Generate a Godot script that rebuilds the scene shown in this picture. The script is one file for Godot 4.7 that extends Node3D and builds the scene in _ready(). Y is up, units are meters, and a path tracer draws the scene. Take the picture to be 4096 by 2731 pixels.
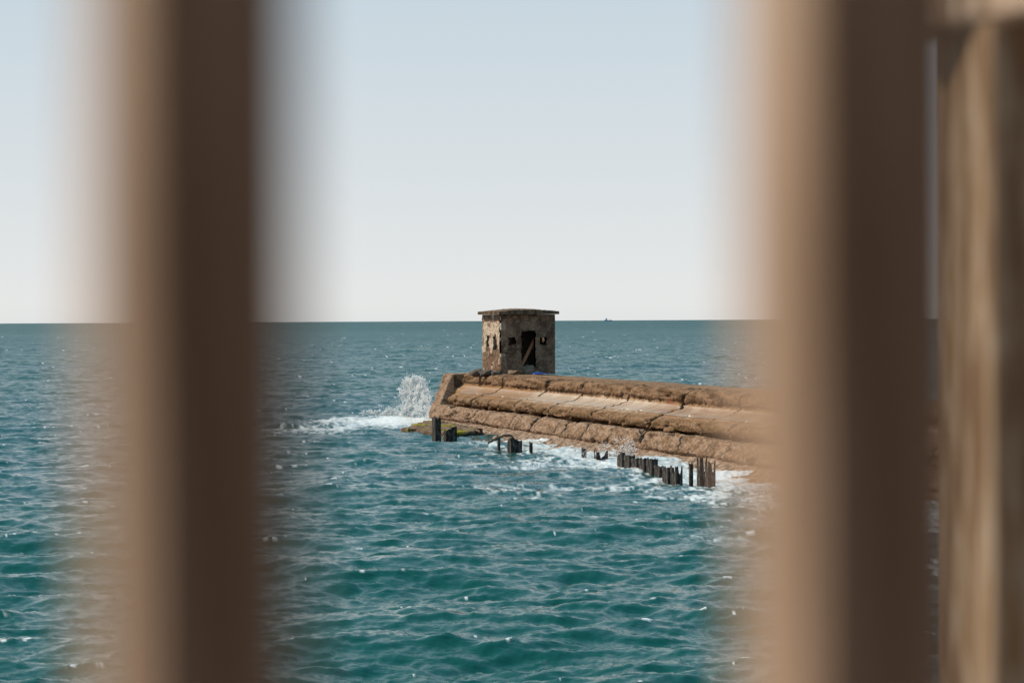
extends Node3D

# The breakwater has axes of its own: x across it (away from the camera's side),
# z along it towards the shore. It is turned by TURN about the vertical.
const TURN := 0.30194
const EYE := 5.4

var n1 := FastNoiseLite.new()
var n2 := FastNoiseLite.new()
var n3 := FastNoiseLite.new()
var cells := FastNoiseLite.new()
var rng := RandomNumberGenerator.new()
var M := {}
var used := {}

# ---------------------------------------------------------------- helpers
func numbered(called: String) -> String:
	if not used.has(called):
		used[called] = 0
		return called
	used[called] += 1
	return "%s_%03d" % [called, used[called]]

func thing(called: String, label: String, category: String, at := Vector3.ZERO, turn := 0.0, group := "") -> Node3D:
	var o := Node3D.new()
	o.name = numbered(called)
	add_child(o)
	o.position = at
	o.rotation.y = turn
	tag(o, label, category, group)
	return o

func tag(o: Node, label: String, category := "", group := "", kind := "") -> void:
	if label: o.set_meta("label", label)
	if category: o.set_meta("category", category)
	if group: o.set_meta("group", group)
	if kind: o.set_meta("kind", kind)

func part(called: String, mesh: Mesh, mat: Material, parent: Node, at := Vector3.ZERO) -> MeshInstance3D:
	var o := MeshInstance3D.new()
	o.name = called
	o.mesh = mesh
	o.material_override = mat
	o.position = at
	parent.add_child(o, true)
	return o

func top(called: String, mesh: Mesh, mat: Material, at: Vector3, turn: float, label: String, category: String, group := "", kind := "") -> MeshInstance3D:
	var o := MeshInstance3D.new()
	o.name = numbered(called)
	o.mesh = mesh
	o.material_override = mat
	o.position = at
	o.rotation.y = turn
	add_child(o)
	tag(o, label, category, group, kind)
	return o

# point of the breakwater's own axes (a across, t along out to sea) in the world
func on(a: float, t: float, h := 0.0) -> Vector3:
	return Vector3(a * cos(TURN) - t * sin(TURN), h, -(a * sin(TURN) + t * cos(TURN)))

func arr_mesh(v: PackedVector3Array, nrm: PackedVector3Array, idx: PackedInt32Array, col = null, uv = null) -> ArrayMesh:
	var a := []
	a.resize(Mesh.ARRAY_MAX)
	a[Mesh.ARRAY_VERTEX] = v
	a[Mesh.ARRAY_NORMAL] = nrm
	a[Mesh.ARRAY_INDEX] = idx
	if col != null: a[Mesh.ARRAY_COLOR] = col
	if uv != null: a[Mesh.ARRAY_TEX_UV] = uv
	var m := ArrayMesh.new()
	m.add_surface_from_arrays(Mesh.PRIMITIVE_TRIANGLES, a)
	return m

# a grid of nu rows x nv columns with smooth normals; flip turns its outside round
func grid_mesh(v: PackedVector3Array, nu: int, nv: int, col = null, uv = null, flip := false) -> ArrayMesh:
	var nrm := PackedVector3Array()
	nrm.resize(nu * nv)
	for i in nu:
		var ia := maxi(i - 1, 0) * nv
		var ib := mini(i + 1, nu - 1) * nv
		var row := i * nv
		for j in nv:
			var ja := maxi(j - 1, 0)
			var jb := mini(j + 1, nv - 1)
			var n := (v[row + jb] - v[row + ja]).cross(v[ib + j] - v[ia + j]).normalized()
			nrm[row + j] = -n if flip else n
	var idx := PackedInt32Array()
	idx.resize((nu - 1) * (nv - 1) * 6)
	var k := 0
	for i in nu - 1:
		for j in nv - 1:
			var a := i * nv + j
			var b := a + 1
			var c := a + nv
			var d := c + 1
			if flip:
				idx[k] = a; idx[k + 1] = b; idx[k + 2] = c; idx[k + 3] = b; idx[k + 4] = d; idx[k + 5] = c
			else:
				idx[k] = a; idx[k + 1] = c; idx[k + 2] = b; idx[k + 3] = b; idx[k + 4] = c; idx[k + 5] = d
			k += 6
	return arr_mesh(v, nrm, idx, col, uv)

# flat-shaded triangles: every quad a, b, c, d of the list
func quad_mesh(quads: Array, cols = null) -> ArrayMesh:
	var v := PackedVector3Array()
	var n := PackedVector3Array()
	var idx := PackedInt32Array()
	var c := PackedColorArray()
	for q in quads.size():
		var p = quads[q]
		var nn: Vector3 = (p[2] - p[0]).cross(p[1] - p[3]).normalized()
		var at := v.size()
		for k in 4:
			v.append(p[k]); n.append(nn)
			if cols != null: c.append(cols[q])
		idx.append_array(PackedInt32Array([at, at + 1, at + 2, at, at + 2, at + 3]))
	return arr_mesh(v, n, idx, c if cols != null else null)

# a box with bevelled edges
func bevel_box(size: Vector3, b: float) -> ArrayMesh:
	var st := SurfaceTool.new()
	st.begin(Mesh.PRIMITIVE_TRIANGLES)
	st.set_smooth_group(-1)
	var h := size / 2.0
	var pt := func(s: Vector3, ax: int) -> Vector3:
		var q := Vector3(h.x - b, h.y - b, h.z - b)
		q[ax] = h[ax]
		return q * s
	var quad := func(a: Vector3, bb: Vector3, c: Vector3, d: Vector3) -> void:
		var mid := (a + bb + c + d) / 4.0
		var order := [a, bb, c, a, c, d] if (bb - a).cross(c - a).dot(mid) < 0 else [a, c, bb, a, d, c]
		for p in order: st.add_vertex(p)
	for ax in 3:
		var u := (ax + 1) % 3
		var w := (ax + 2) % 3
		for s in [-1.0, 1.0]:
			var cs := []
			for e in [[-1, -1], [1, -1], [1, 1], [-1, 1]]:
				var sg := Vector3.ZERO
				sg[ax] = s; sg[u] = e[0]; sg[w] = e[1]
				cs.append(pt.call(sg, ax))
			quad.call(cs[0], cs[1], cs[2], cs[3])
		for e in [[-1, -1], [1, -1], [1, 1], [-1, 1]]:
			var s0 := Vector3.ZERO
			var s1 := Vector3.ZERO
			s0[ax] = -1.0; s0[u] = e[0]; s0[w] = e[1]
			s1[ax] = 1.0; s1[u] = e[0]; s1[w] = e[1]
			quad.call(pt.call(s0, u), pt.call(s1, u), pt.call(s1, w), pt.call(s0, w))
	for sx in [-1.0, 1.0]:
		for sy in [-1.0, 1.0]:
			for sz in [-1.0, 1.0]:
				var s := Vector3(sx, sy, sz)
				var a: Vector3 = pt.call(s, 0)
				var bb: Vector3 = pt.call(s, 1)
				var c: Vector3 = pt.call(s, 2)
				var order := [a, bb, c] if (bb - a).cross(c - a).dot(a) < 0 else [a, c, bb]
				for p in order: st.add_vertex(p)
	st.generate_normals()
	return st.commit()

# a lumpy stone
func stone(size: Vector3, seed_at: float, rough := 0.35) -> ArrayMesh:
	var nu := 9
	var nv := 14
	var v := PackedVector3Array()
	for i in nu:
		var th := PI * i / (nu - 1)
		for j in nv:
			var ph := TAU * j / (nv - 1)
			var d := Vector3(sin(th) * cos(ph), cos(th), sin(th) * sin(ph))
			var r := 1.0 + rough * n1.get_noise_3d(d.x * 9.0 + seed_at, d.y * 9.0, d.z * 9.0) * 2.0
			d = Vector3(signf(d.x) * pow(absf(d.x), 0.7), signf(d.y) * pow(absf(d.y), 0.7), signf(d.z) * pow(absf(d.z), 0.7))
			v.append(d * r * size * 0.5)
	return grid_mesh(v, nu, nv, null, null, false)

func mat(c: Color, rough := 0.9, spec := 0.35) -> StandardMaterial3D:
	var m := StandardMaterial3D.new()
	m.albedo_color = c.linear_to_srgb()
	m.roughness = rough
	m.metallic_specular = spec
	return m

func noise_tex(freq: float, size: int, seed_: int, ramp: Gradient = null, octaves := 5) -> NoiseTexture2D:
	var n := FastNoiseLite.new()
	n.noise_type = FastNoiseLite.TYPE_SIMPLEX_SMOOTH
	n.frequency = freq
	n.seed = seed_
	n.fractal_octaves = octaves
	var t := NoiseTexture2D.new()
	t.width = size
	t.height = size
	t.seamless = true
	t.noise = n
	if ramp: t.color_ramp = ramp
	return t

func ramp(stops: Array) -> Gradient:
	var g := Gradient.new()
	var o := PackedFloat32Array()
	var c := PackedColorArray()
	for s in stops:
		o.append(s[0]); c.append(Color(s[1], s[2], s[3]).linear_to_srgb())
	g.offsets = o
	g.colors = c
	return g

# ---------------------------------------------------------------- scene
func _ready() -> void:
	# camera
	var cam := Camera3D.new()
	cam.name = "camera"
	cam.position = Vector3(0, EYE, 0)
	cam.rotation_degrees = Vector3(-0.52, 0, -0.29)
	cam.fov = 16.9
	cam.far = 60000.0
	var lens := CameraAttributesPhysical.new()
	lens.frustum_focal_length = 80.8
	lens.frustum_near = 0.05
	lens.frustum_far = 60000.0
	lens.frustum_focus_distance = 108.0
	lens.exposure_aperture = 80.8 / 19.2
	cam.attributes = lens
	add_child(cam)
	cam.current = true
	# sky, exposure
	var sky_mat := ProceduralSkyMaterial.new()
	sky_mat.sky_top_color = Color(0.11, 0.39, 0.63).linear_to_srgb()
	sky_mat.sky_horizon_color = Color(0.81, 0.815, 0.80).linear_to_srgb()
	sky_mat.sky_curve = 0.222
	sky_mat.ground_horizon_color = Color(0.81, 0.815, 0.80).linear_to_srgb()
	sky_mat.ground_bottom_color = Color(0.3, 0.4, 0.45).linear_to_srgb()
	sky_mat.sun_angle_max = 20.0
	var sky := Sky.new()
	sky.sky_material = sky_mat
	var env := Environment.new()
	env.background_mode = Environment.BG_SKY
	env.sky = sky
	env.tonemap_mode = Environment.TONE_MAPPER_LINEAR
	env.tonemap_exposure = 1.0
	env.sdfgi_enabled = true
	env.ssao_enabled = true
	env.ssil_enabled = true
	var we := WorldEnvironment.new()
	we.name = "environment"
	we.environment = env
	add_child(we)
	# sun: high on the left, a little beyond the scene
	var sun := DirectionalLight3D.new()
	sun.name = "sun"
	sun.light_color = Color(1.0, 0.93, 0.82)
	sun.light_energy = 1.6
	sun.light_angular_distance = 0.5
	sun.shadow_enabled = true
	add_child(sun)
	sun.look_at_from_position(Vector3(-0.61, 0.70, -0.38), Vector3.ZERO)

	rng.seed = 7
	for a in [[n1, 11, 1.0, 4], [n2, 23, 1.0, 4], [n3, 37, 1.0, 2]]:
		a[0].noise_type = FastNoiseLite.TYPE_SIMPLEX_SMOOTH
		a[0].seed = a[1]
		a[0].frequency = a[2]
		a[0].fractal_octaves = a[3]
	cells.noise_type = FastNoiseLite.TYPE_CELLULAR
	cells.seed = 5
	cells.frequency = 1.0
	cells.fractal_type = FastNoiseLite.FRACTAL_NONE
	cells.cellular_return_type = FastNoiseLite.RETURN_DISTANCE2_SUB
	make_materials()
	build_sea()
	build_breakwater()
	build_hut()
	build_sheet_piles()
	build_splashes()
	build_ship()
	build_railing()

func make_materials() -> void:
	var bump := noise_tex(0.02, 512, 5)
	var m := StandardMaterial3D.new()
	m.vertex_color_use_as_albedo = true
	m.albedo_color = Color(1.0, 0.86, 0.74).linear_to_srgb()
	m.roughness = 0.92
	m.metallic_specular = 0.3
	m.albedo_texture = noise_tex(0.022, 1024, 15, ramp([[0.25, 0.42, 0.40, 0.38], [0.45, 0.86, 0.86, 0.86], [0.7, 1.0, 1.0, 1.0]]))
	m.heightmap_enabled = true
	m.heightmap_texture = bump
	m.heightmap_scale = 5.0
	m.uv1_triplanar = true
	m.uv1_scale = Vector3(0.6, 0.6, 0.6)
	M.concrete = m
	var g := m.duplicate()
	g.roughness = 1.0
	g.roughness_texture = noise_tex(0.015, 512, 71, ramp([[0.25, 0.06, 0.06, 0.06], [0.7, 0.2, 0.2, 0.2]]))
	g.metallic_specular = 0.65
	g.heightmap_scale = 0.8
	M.worn = g
	var d := mat(Color(0.22, 0.15, 0.10), 0.95)
	M.stone = d
	M.dark_stone = mat(Color(0.10, 0.08, 0.065), 0.95)
	M.moss = mat(Color(0.34, 0.40, 0.02), 0.95)
	M.moss.albedo_texture = noise_tex(0.03, 256, 9, ramp([[0.2, 0.6, 0.55, 0.4], [0.7, 1, 1, 1]]))
	M.moss.uv1_triplanar = true
	M.steel = mat(Color(1, 1, 1), 0.85)
	M.steel.albedo_texture = noise_tex(0.02, 256, 12, ramp([[0.2, 0.012, 0.010, 0.010], [0.5, 0.034, 0.027, 0.024], [0.8, 0.12, 0.10, 0.09]]))
	M.steel.uv1_triplanar = true
	M.steel.uv1_scale = Vector3(1.3, 0.5, 1.3)
	M.rusty_beam = mat(Color(0.32, 0.15, 0.08), 0.9)
	M.cloth = mat(Color(0.16, 0.20, 0.62), 0.85)
	# wood of the railing: streaks that run up the posts
	var w := mat(Color(1, 1, 1), 0.75, 0.4)
	w.albedo_texture = noise_tex(0.012, 512, 31, ramp([[0.2, 0.46, 0.30, 0.205], [0.5, 0.70, 0.485, 0.355], [0.8, 0.78, 0.59, 0.46]]))
	w.uv1_triplanar = true
	w.uv1_scale = Vector3(9.0, 0.7, 9.0)
	M.wood = w
	var w2 := mat(Color(1, 1, 1), 0.85, 0.2)
	w2.albedo_texture = noise_tex(0.012, 512, 44, ramp([[0.25, 0.24, 0.14, 0.08], [0.45, 0.36, 0.235, 0.15], [0.62, 0.52, 0.39, 0.29], [0.8, 0.32, 0.185, 0.09]]))
	w2.uv1_triplanar = true
	w2.uv1_scale = Vector3(5.0, 0.8, 5.0)
	M.wood_post = w2
	M.deck = mat(Color(0.16, 0.12, 0.09), 0.9)
	M.shadebox = mat(Color(0.36, 0.39, 0.46), 0.9)
	M.spray = mat(Color(0.99, 0.99, 0.99), 0.9, 0.1)
	M.spray.backlight_enabled = true
	M.spray.backlight = Color(1, 1, 1)

# ---------------------------------------------------------------- sea
var TN := 256
var th: PackedFloat32Array
var tx: PackedFloat32Array
var tz: PackedFloat32Array

func fft_rows(re: PackedFloat32Array, im: PackedFloat32Array, n: int, stride_row: int, stride: int) -> void:
	var bits := int(round(log(n) / log(2.0)))
	var rev := PackedInt32Array()
	rev.resize(n)
	for i in n:
		var r := 0
		for b in bits:
			if i & (1 << b): r |= 1 << (bits - 1 - b)
		rev[i] = r
	var cs := PackedFloat32Array()
	var sn := PackedFloat32Array()
	for i in n / 2:
		cs.append(cos(TAU * i / n)); sn.append(sin(TAU * i / n))
	var xr := PackedFloat32Array()
	var xi := PackedFloat32Array()
	xr.resize(n); xi.resize(n)
	for row in n:
		var o := row * stride_row
		for i in n:
			var s := o + rev[i] * stride
			xr[i] = re[s]; xi[i] = im[s]
		var half := 1
		while half < n:
			var step := n / (half * 2)
			for k in range(0, n, half * 2):
				for j in half:
					var c := cs[j * step]
					var d := sn[j * step]
					var p := k + j
					var q := p + half
					var a := xr[q] * c - xi[q] * d
					var b := xr[q] * d + xi[q] * c
					xr[q] = xr[p] - a; xi[q] = xi[p] - b
					xr[p] += a; xi[p] += b
			half *= 2
		for i in n:
			re[o + i * stride] = xr[i]; im[o + i * stride] = xi[i]

# one square of wind sea, heights and sideways displacement, by a spectrum and an inverse Fourier transform
func ocean_tile() -> void:
	var n := TN
	var hr := PackedFloat32Array(); var hi := PackedFloat32Array()
	var ar := PackedFloat32Array(); var ai := PackedFloat32Array()
	for q in [hr, hi, ar, ai]: pass
	hr.resize(n * n); hi.resize(n * n); ar.resize(n * n); ai.resize(n * n)
	var r := RandomNumberGenerator.new()
	r.seed = 91
	var wind := Vector2(0.20, 0.98).normalized()
	for i in n:
		for j in n:
			var kx := float(j if j < n / 2 else j - n)
			var kz := float(i if i < n / 2 else i - n)
			var k := sqrt(kx * kx + kz * kz)
			var g1 := r.randfn()
			var g2 := r.randfn()
			if k < 1.0 or k > n * 0.46: continue
			var dir := (kx * wind.x + kz * wind.y) / k
			var spread := pow(absf(dir), 3.0) * (1.0 if dir > 0 else 0.3) + 0.06
			# energy: peak near k = 5 waves a tile, then falling
			var amp := exp(-0.6 * pow(5.0 / k, 3.0)) * pow(k, -1.72) * sqrt(spread)
			var cr := amp * g1
			var ci := amp * g2
			var id := i * n + j
			var jd := ((n - i) % n) * n + (n - j) % n
			# h = C(k) + conj C(-k): real field; sideways: i k/|k| h
			hr[id] += cr; hi[id] += ci
			hr[jd] += cr; hi[jd] -= ci
	# pack h + i*dx in one transform, dz in the other
	for i in n:
		for j in n:
			var id := i * n + j
			var kx := float(j if j < n / 2 else j - n)
			var kz := float(i if i < n / 2 else i - n)
			var k := maxf(sqrt(kx * kx + kz * kz), 0.001)
			var a := hr[id]
			var b := hi[id]
			# dx^ = i kx/k h^ ; i*dx^ = -kx/k h^
			ar[id] = -b * kz / k; ai[id] = a * kz / k
			hr[id] = a - a * kx / k; hi[id] = b - b * kx / k
	fft_rows(hr, hi, n, n, 1); fft_rows(hr, hi, n, 1, n)
	fft_rows(ar, ai, n, n, 1); fft_rows(ar, ai, n, 1, n)
	var s := 0.0
	for i in n * n: s += hr[i] * hr[i]
	s = sqrt(s / (n * n))
	for i in n * n:
		hr[i] /= s; hi[i] /= s; ar[i] /= s
	th = hr; tx = hi; tz = ar

func tile_at(x: float, z: float, out: PackedFloat32Array) -> void:
	var fx := x - floorf(x)
	var fz := z - floorf(z)
	fx *= TN; fz *= TN
	var x0 := int(fx)
	var z0 := int(fz)
	fx -= x0; fz -= z0
	x0 = x0 & 255; z0 = z0 & 255
	var x1 := (x0 + 1) & 255
	var z1 := ((z0 + 1) & 255) << 8
	z0 = z0 << 8
	var w00 := (1.0 - fx) * (1.0 - fz)
	var w10 := fx * (1.0 - fz)
	var w01 := (1.0 - fx) * fz
	var w11 := fx * fz
	out[0] = th[z0 + x0] * w00 + th[z0 + x1] * w10 + th[z1 + x0] * w01 + th[z1 + x1] * w11
	out[1] = tx[z0 + x0] * w00 + tx[z0 + x1] * w10 + tx[z1 + x0] * w01 + tx[z1 + x1] * w11
	out[2] = tz[z0 + x0] * w00 + tz[z0 + x1] * w10 + tz[z1 + x0] * w01 + tz[z1 + x1] * w11

func foam_at(x: float, z: float) -> float:
	# own axes of the breakwater
	var c := cos(TURN)
	var s := sin(TURN)
	var a := x * c - z * s
	var t := -x * s - z * c
	if a < 8.0 or a > 34.0 or t < 40.0 or t > 140.0: return 0.0
	var cover := 0.0
	# wash along the foot of the wall
	if t < 104.0:
		var edge := 30.8 - a
		var wide := lerpf(2.2, 5.0, smoothstep(98.0, 70.0, t))
		cover = maxf(cover, 0.92 * exp(-maxf(edge, 0.0) / wide) * smoothstep(104.0, 98.0, t))
	# wash round the head, and the lace it leaves
	var dx := x + 6.5
	var dz := z + 124.0
	cover = maxf(cover, 1.35 * exp(-(dx * dx / 16.0 + dz * dz / 40.0)))
	dx = x + 9.5; dz = z + 115.5
	cover = maxf(cover, 0.78 * exp(-(dx * dx / 14.0 + dz * dz / 22.0)))
	if cover < 0.12: return 0.0
	# lace: the walls between bubbles of two sizes, thin where the foam is old and closed where it is fresh
	var wx := x + 0.9 * n1.get_noise_2d(x * 0.5, z * 0.3)
	var wz := z + 1.5 * n1.get_noise_2d(x * 0.5 + 40.0, z * 0.3)
	var here := cover + 0.34 * n1.get_noise_2d(wx * 0.2 + 9.0, wz * 0.1) + 0.2 * n2.get_noise_2d(x * 0.9, z * 0.5)
	if here < 0.12: return 0.0
	var w := 0.05 + here * here * 0.75
	var big := cells.get_noise_2d(wx * 0.38, wz * 0.44) + 1.0
	var mid := cells.get_noise_2d(wx * 0.85 + 19.0, wz * 0.9) + 1.0
	var small := cells.get_noise_2d(wx * 2.1 + 7.0, wz * 1.9) + 1.0
	var f := maxf(smoothstep(w * 0.7, w * 0.2, big), 0.9 * smoothstep(w * 0.8, w * 0.25, mid) * smoothstep(0.15, 0.5, here))
	f = maxf(f, 0.8 * smoothstep(w * 0.8, w * 0.3, small) * smoothstep(0.35, 0.7, here))
	f *= smoothstep(0.10, 0.45, here) * (0.8 + 0.6 * n2.get_noise_2d(x * 3.0, z * 2.0))
	return clampf(maxf(f, smoothstep(0.8, 1.1, here)), 0.0, 1.0)

func build_sea() -> void:
	ocean_tile()
	# ripples finer than the mesh, as a normal map; far off, where the mesh is too coarse for the waves, the map carries them all
	var im := Image.create(256, 256, false, Image.FORMAT_RGB8)
	for i in 256:
		for j in 256:
			var hx := th[i * 256 + ((j + 1) & 255)] - th[i * 256 + ((j + 255) & 255)]
			var hz := th[((i + 1) & 255) * 256 + j] - th[((i + 255) & 255) * 256 + j]
			var steep := 0.6 + 1.5 * smoothstep(0.6, 2.2, th[i * 256 + j])
			var nn := Vector3(-hx * steep, -hz * steep, 1.0).normalized()
			im.set_pixel(j, i, Color(nn.x * 0.5 + 0.5, nn.y * 0.5 + 0.5, nn.z * 0.5 + 0.5))
	var tex := ImageTexture.create_from_image(im)
	# nearest metre of each ring, strength and scale of the map, roughness: what the mesh no longer resolves goes over to roughness
	var bands := []
	for k in 14:
		var e := k / 13.0
		bands.append([0.0 if k == 0 else 90.0 * pow(1.26, k - 1.0), lerpf(0.10, 0.85, e), lerpf(0.29, 0.07, sqrt(e)), lerpf(0.09, 0.36, e)])
	for k in bands.size():
		var m := StandardMaterial3D.new()
		m.vertex_color_use_as_albedo = true
		m.roughness = bands[k][3]
		m.metallic_specular = 0.25
		m.normal_enabled = true
		m.normal_texture = tex
		m.normal_scale = bands[k][1]
		m.uv1_triplanar = true
		m.uv1_world_triplanar = true
		m.uv1_scale = Vector3.ONE * bands[k][2]
		bands[k].append(m)

	var ang := PackedFloat32Array()
	var dense := 0.28
	var nd := 780
	for k in 14: ang.append(lerpf(-PI, -dense - 0.02, k / 14.0))
	for k in nd + 1: ang.append(lerpf(-dense, dense, float(k) / nd))
	for k in 14: ang.append(lerpf(dense + 0.02, PI, (k + 1) / 14.0))
	var rad := PackedFloat32Array([0.5, 4.0, 8.0, 12.0, 16.0, 20.0, 23.0])
	var r := 25.0
	while r < 40000.0:
		rad.append(r)
		r += 0.1 * r / 34.0 if r < 900.0 else r * 0.016
	var nu := rad.size()
	var nv := ang.size()
	print("sea grid ", nu, " x ", nv)
	var v := PackedVector3Array(); v.resize(nu * nv)
	var c := PackedColorArray(); c.resize(nu * nv)
	var o := PackedFloat32Array([0, 0, 0])
	var si := PackedFloat32Array(); var co := PackedFloat32Array()
	for k in nv: si.append(sin(ang[k])); co.append(cos(ang[k]))
	var LA := 15.5
	var LB := 5.3
	var LC := 64.0
	var rb := Vector2(cos(0.5), sin(0.5))
	var rc := Vector2(cos(-0.22), sin(-0.22))
	var foam := Color(0.80, 0.82, 0.82)  # foam white; the painted glints take it too
	for i in nu:
		var rr := rad[i]
		for j in nv:
			var x := rr * si[j]
			var z := -rr * co[j]
			var id := i * nv + j
			tile_at(x / LA, z / LA, o)
			var crest := o[0]
			var glint := 0.0
			var h := o[0] * 0.031
			var px := o[1] * 0.013
			var pz := o[2] * 0.013
			if rr < 1000.0:
				tile_at((x * rb.x - z * rb.y) / LB + 0.37, (x * rb.y + z * rb.x) / LB, o)
				h += o[0] * 0.0095
				# sun glints painted as foam-white specks on small crests
				if o[0] > 2.75 and crest > 0.5: glint = smoothstep(2.75, 3.0, o[0])
				px += (o[1] * rb.x + o[2] * rb.y) * 0.005
				pz += (-o[1] * rb.y + o[2] * rb.x) * 0.005
			tile_at((x * rc.x - z * rc.y) / LC + 0.11, (x * rc.y + z * rc.x) / LC + 0.6, o)
			h += o[0] * 0.080
			var f := 0.0
			if rr < 150.0 and rr > 40.0:
				f = foam_at(x, z)
				if f > 0.0: h += 0.04 * f * (0.5 + n2.get_noise_2d(x * 5.0, z * 3.0))
			f = maxf(f, glint)
			if crest > 2.15 and rr < 2500.0:
				f = maxf(f, smoothstep(2.15, 2.7, crest) * smoothstep(0.18, 0.34, n2.get_noise_2d(x * 2.3, z * 2.3)))  # whitecap specks that also paint in the sun glints
			v[id] = Vector3(x + px, h - 0.04, z + pz)
			var tint := 0.5 + 0.5 * n3.get_noise_2d(x * 0.02, z * 0.02)
			var water := Color(0.006, lerpf(0.058, 0.066, tint), lerpf(0.064, 0.050, tint))
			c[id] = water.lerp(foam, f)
	var o2 := MeshInstance3D.new()
	o2.name = "sea"
	var whole := ArrayMesh.new()
	var lo := 0
	for k in bands.size():
		var hi := lo
		var until: float = bands[k + 1][0] if k + 1 < bands.size() else 1e9
		while hi < nu - 1 and rad[hi] < until: hi += 1
		var piece := grid_mesh(v.slice(lo * nv, (hi + 1) * nv), hi - lo + 1, nv, c.slice(lo * nv, (hi + 1) * nv), null, true)
		whole.add_surface_from_arrays(Mesh.PRIMITIVE_TRIANGLES, piece.surface_get_arrays(0))
		whole.surface_set_material(k, bands[k][4])
		lo = hi
	o2.mesh = whole
	add_child(o2)
	tag(o2, "choppy blue green sea with small glittering waves", "", "", "structure")

# ---------------------------------------------------------------- breakwater
# cross-sections as (x, height), x counted from a = 35
var WALL := [[0.6, 2.56], [0.1, 2.55], [-0.16, 2.53], [-0.30, 2.46], [-0.40, 2.30], [-0.43, 2.14], [-0.37, 2.02], [-0.42, 1.92], [-0.55, 1.80], [-0.78, 1.70], [-1.10, 1.63], [-1.45, 1.57], [-1.72, 1.49], [-1.92, 1.38], [-2.0, 1.26], [-1.98, 1.13], [-1.88, 1.04], [-1.5, 1.0]]
var STEP := [[-1.2, 0.86], [-1.7, 0.88], [-2.15, 0.93], [-2.36, 0.90], [-2.48, 0.80], [-2.60, 0.62], [-2.70, 0.46], [-2.74, 0.34], [-2.66, 0.2]]

var CRACKS := [116.2, 114.4, 110.0, 108.3, 103.2, 97.4, 92.1, 90.3, 84.6, 79.0, 72.4, 66.8]

func resample(prof: Array, step: float) -> PackedVector2Array:
	var cv := Curve2D.new()
	for k in prof.size():
		var p := Vector2(prof[k][0], prof[k][1])
		var tan := Vector2.ZERO
		if k > 0 and k < prof.size() - 1:
			tan = (Vector2(prof[k + 1][0], prof[k + 1][1]) - Vector2(prof[k - 1][0], prof[k - 1][1])) * 0.16
		cv.add_point(p, -tan, tan)
	var out := PackedVector2Array()
	var n := int(ceil(cv.get_baked_length() / step))
	for k in n + 1: out.append(cv.sample_baked(cv.get_baked_length() * k / n, true))
	return out

func wall_color(p: Vector2, t: float) -> Color:
	var s1 := n1.get_noise_2d(t * 0.55, p.y * 2.2 + p.x)
	var s2 := n2.get_noise_2d(t * 2.2, p.y * 5.0 + p.x * 2.0)
	var streak := n2.get_noise_2d(t * 3.2 + 70.0, p.y * 0.5)
	var c := Color(0.294, 0.199, 0.133).lerp(Color(0.204, 0.124, 0.070), clampf(0.5 + s1 * 2.6, 0, 1))
	var ochre := Color(0.327, 0.188, 0.081)
	# smooth hollow: salt-bleached pale render where it has kept (its ragged, streaked edge ends at the joints), stained brown elsewhere
	var hollow := smoothstep(2.02, 1.90, p.y + 0.14 * streak + 0.06 * s1) * smoothstep(1.44, 1.60, p.y + 0.08 * s2 + 0.06 * s1)
	var kept := smoothstep(107.6, 105.8, t) * smoothstep(88.6, 91.5, t + 1.5 * streak) 
	kept = clampf(maxf(kept * 1.3, 0.30 + 0.6 * s1) + 0.35 * streak, 0.0, 1.0)
	var pale := Color(0.56, 0.465, 0.37).lerp(Color(0.40, 0.285, 0.19), clampf(0.15 + 1.3 * n1.get_noise_2d(t * 0.9 + 31.0, p.y), 0, 1))
	c = c.lerp(ochre.lerp(pale, kept), hollow)
	# rust below the lip
	var rust := smoothstep(0.30, 0.55, n1.get_noise_2d(t * 0.33 + 5.0, 3.0)) * smoothstep(1.75, 2.0, p.y) * smoothstep(2.2, 2.05, p.y)
	c = c.lerp(Color(0.342, 0.128, 0.059), rust * 0.7)
	# dark growth in patches on the rough concrete, none on the polished hollow
	var nose := smoothstep(1.55, 1.35, p.y)
	var dark := smoothstep(0.08, 0.36, s2 + 0.5 * s1)
	c = c.lerp(Color(0.078, 0.053, 0.037), dark * 0.75 * (1.0 - hollow))
	c = c.lerp(Color(0.277, 0.188, 0.088), nose * 0.35 * clampf(0.5 + s1 * 2.0, 0, 1))
	# seaward end: ochre run-off
	c = c.lerp(Color(0.375, 0.211, 0.081), smoothstep(106.5, 110.0, t) * hollow * clampf(0.5 + 1.8 * s1, 0, 0.8))
	return c

func step_color(p: Vector2, t: float) -> Color:
	var s1 := n1.get_noise_2d(t * 0.6 + 90.0, p.y * 2.2 + p.x)
	var s2 := n2.get_noise_2d(t * 2.6 + 40.0, p.y * 6.0 + p.x * 2.0)
	var c := Color(0.342, 0.252, 0.195).lerp(Color(0.261, 0.180, 0.121), clampf(0.5 + s1 * 1.8 + smoothstep(92.0, 78.0, t) * 0.5, 0, 1))
	c = c.lerp(Color(0.440, 0.361, 0.309), smoothstep(0.12, 0.42, s2 - 0.3 * s1) * 0.7)
	c = c.lerp(Color(0.096, 0.068, 0.050), smoothstep(0.16, 0.42, -s2 + 0.3 * s1) * 0.75)
	return c

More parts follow.
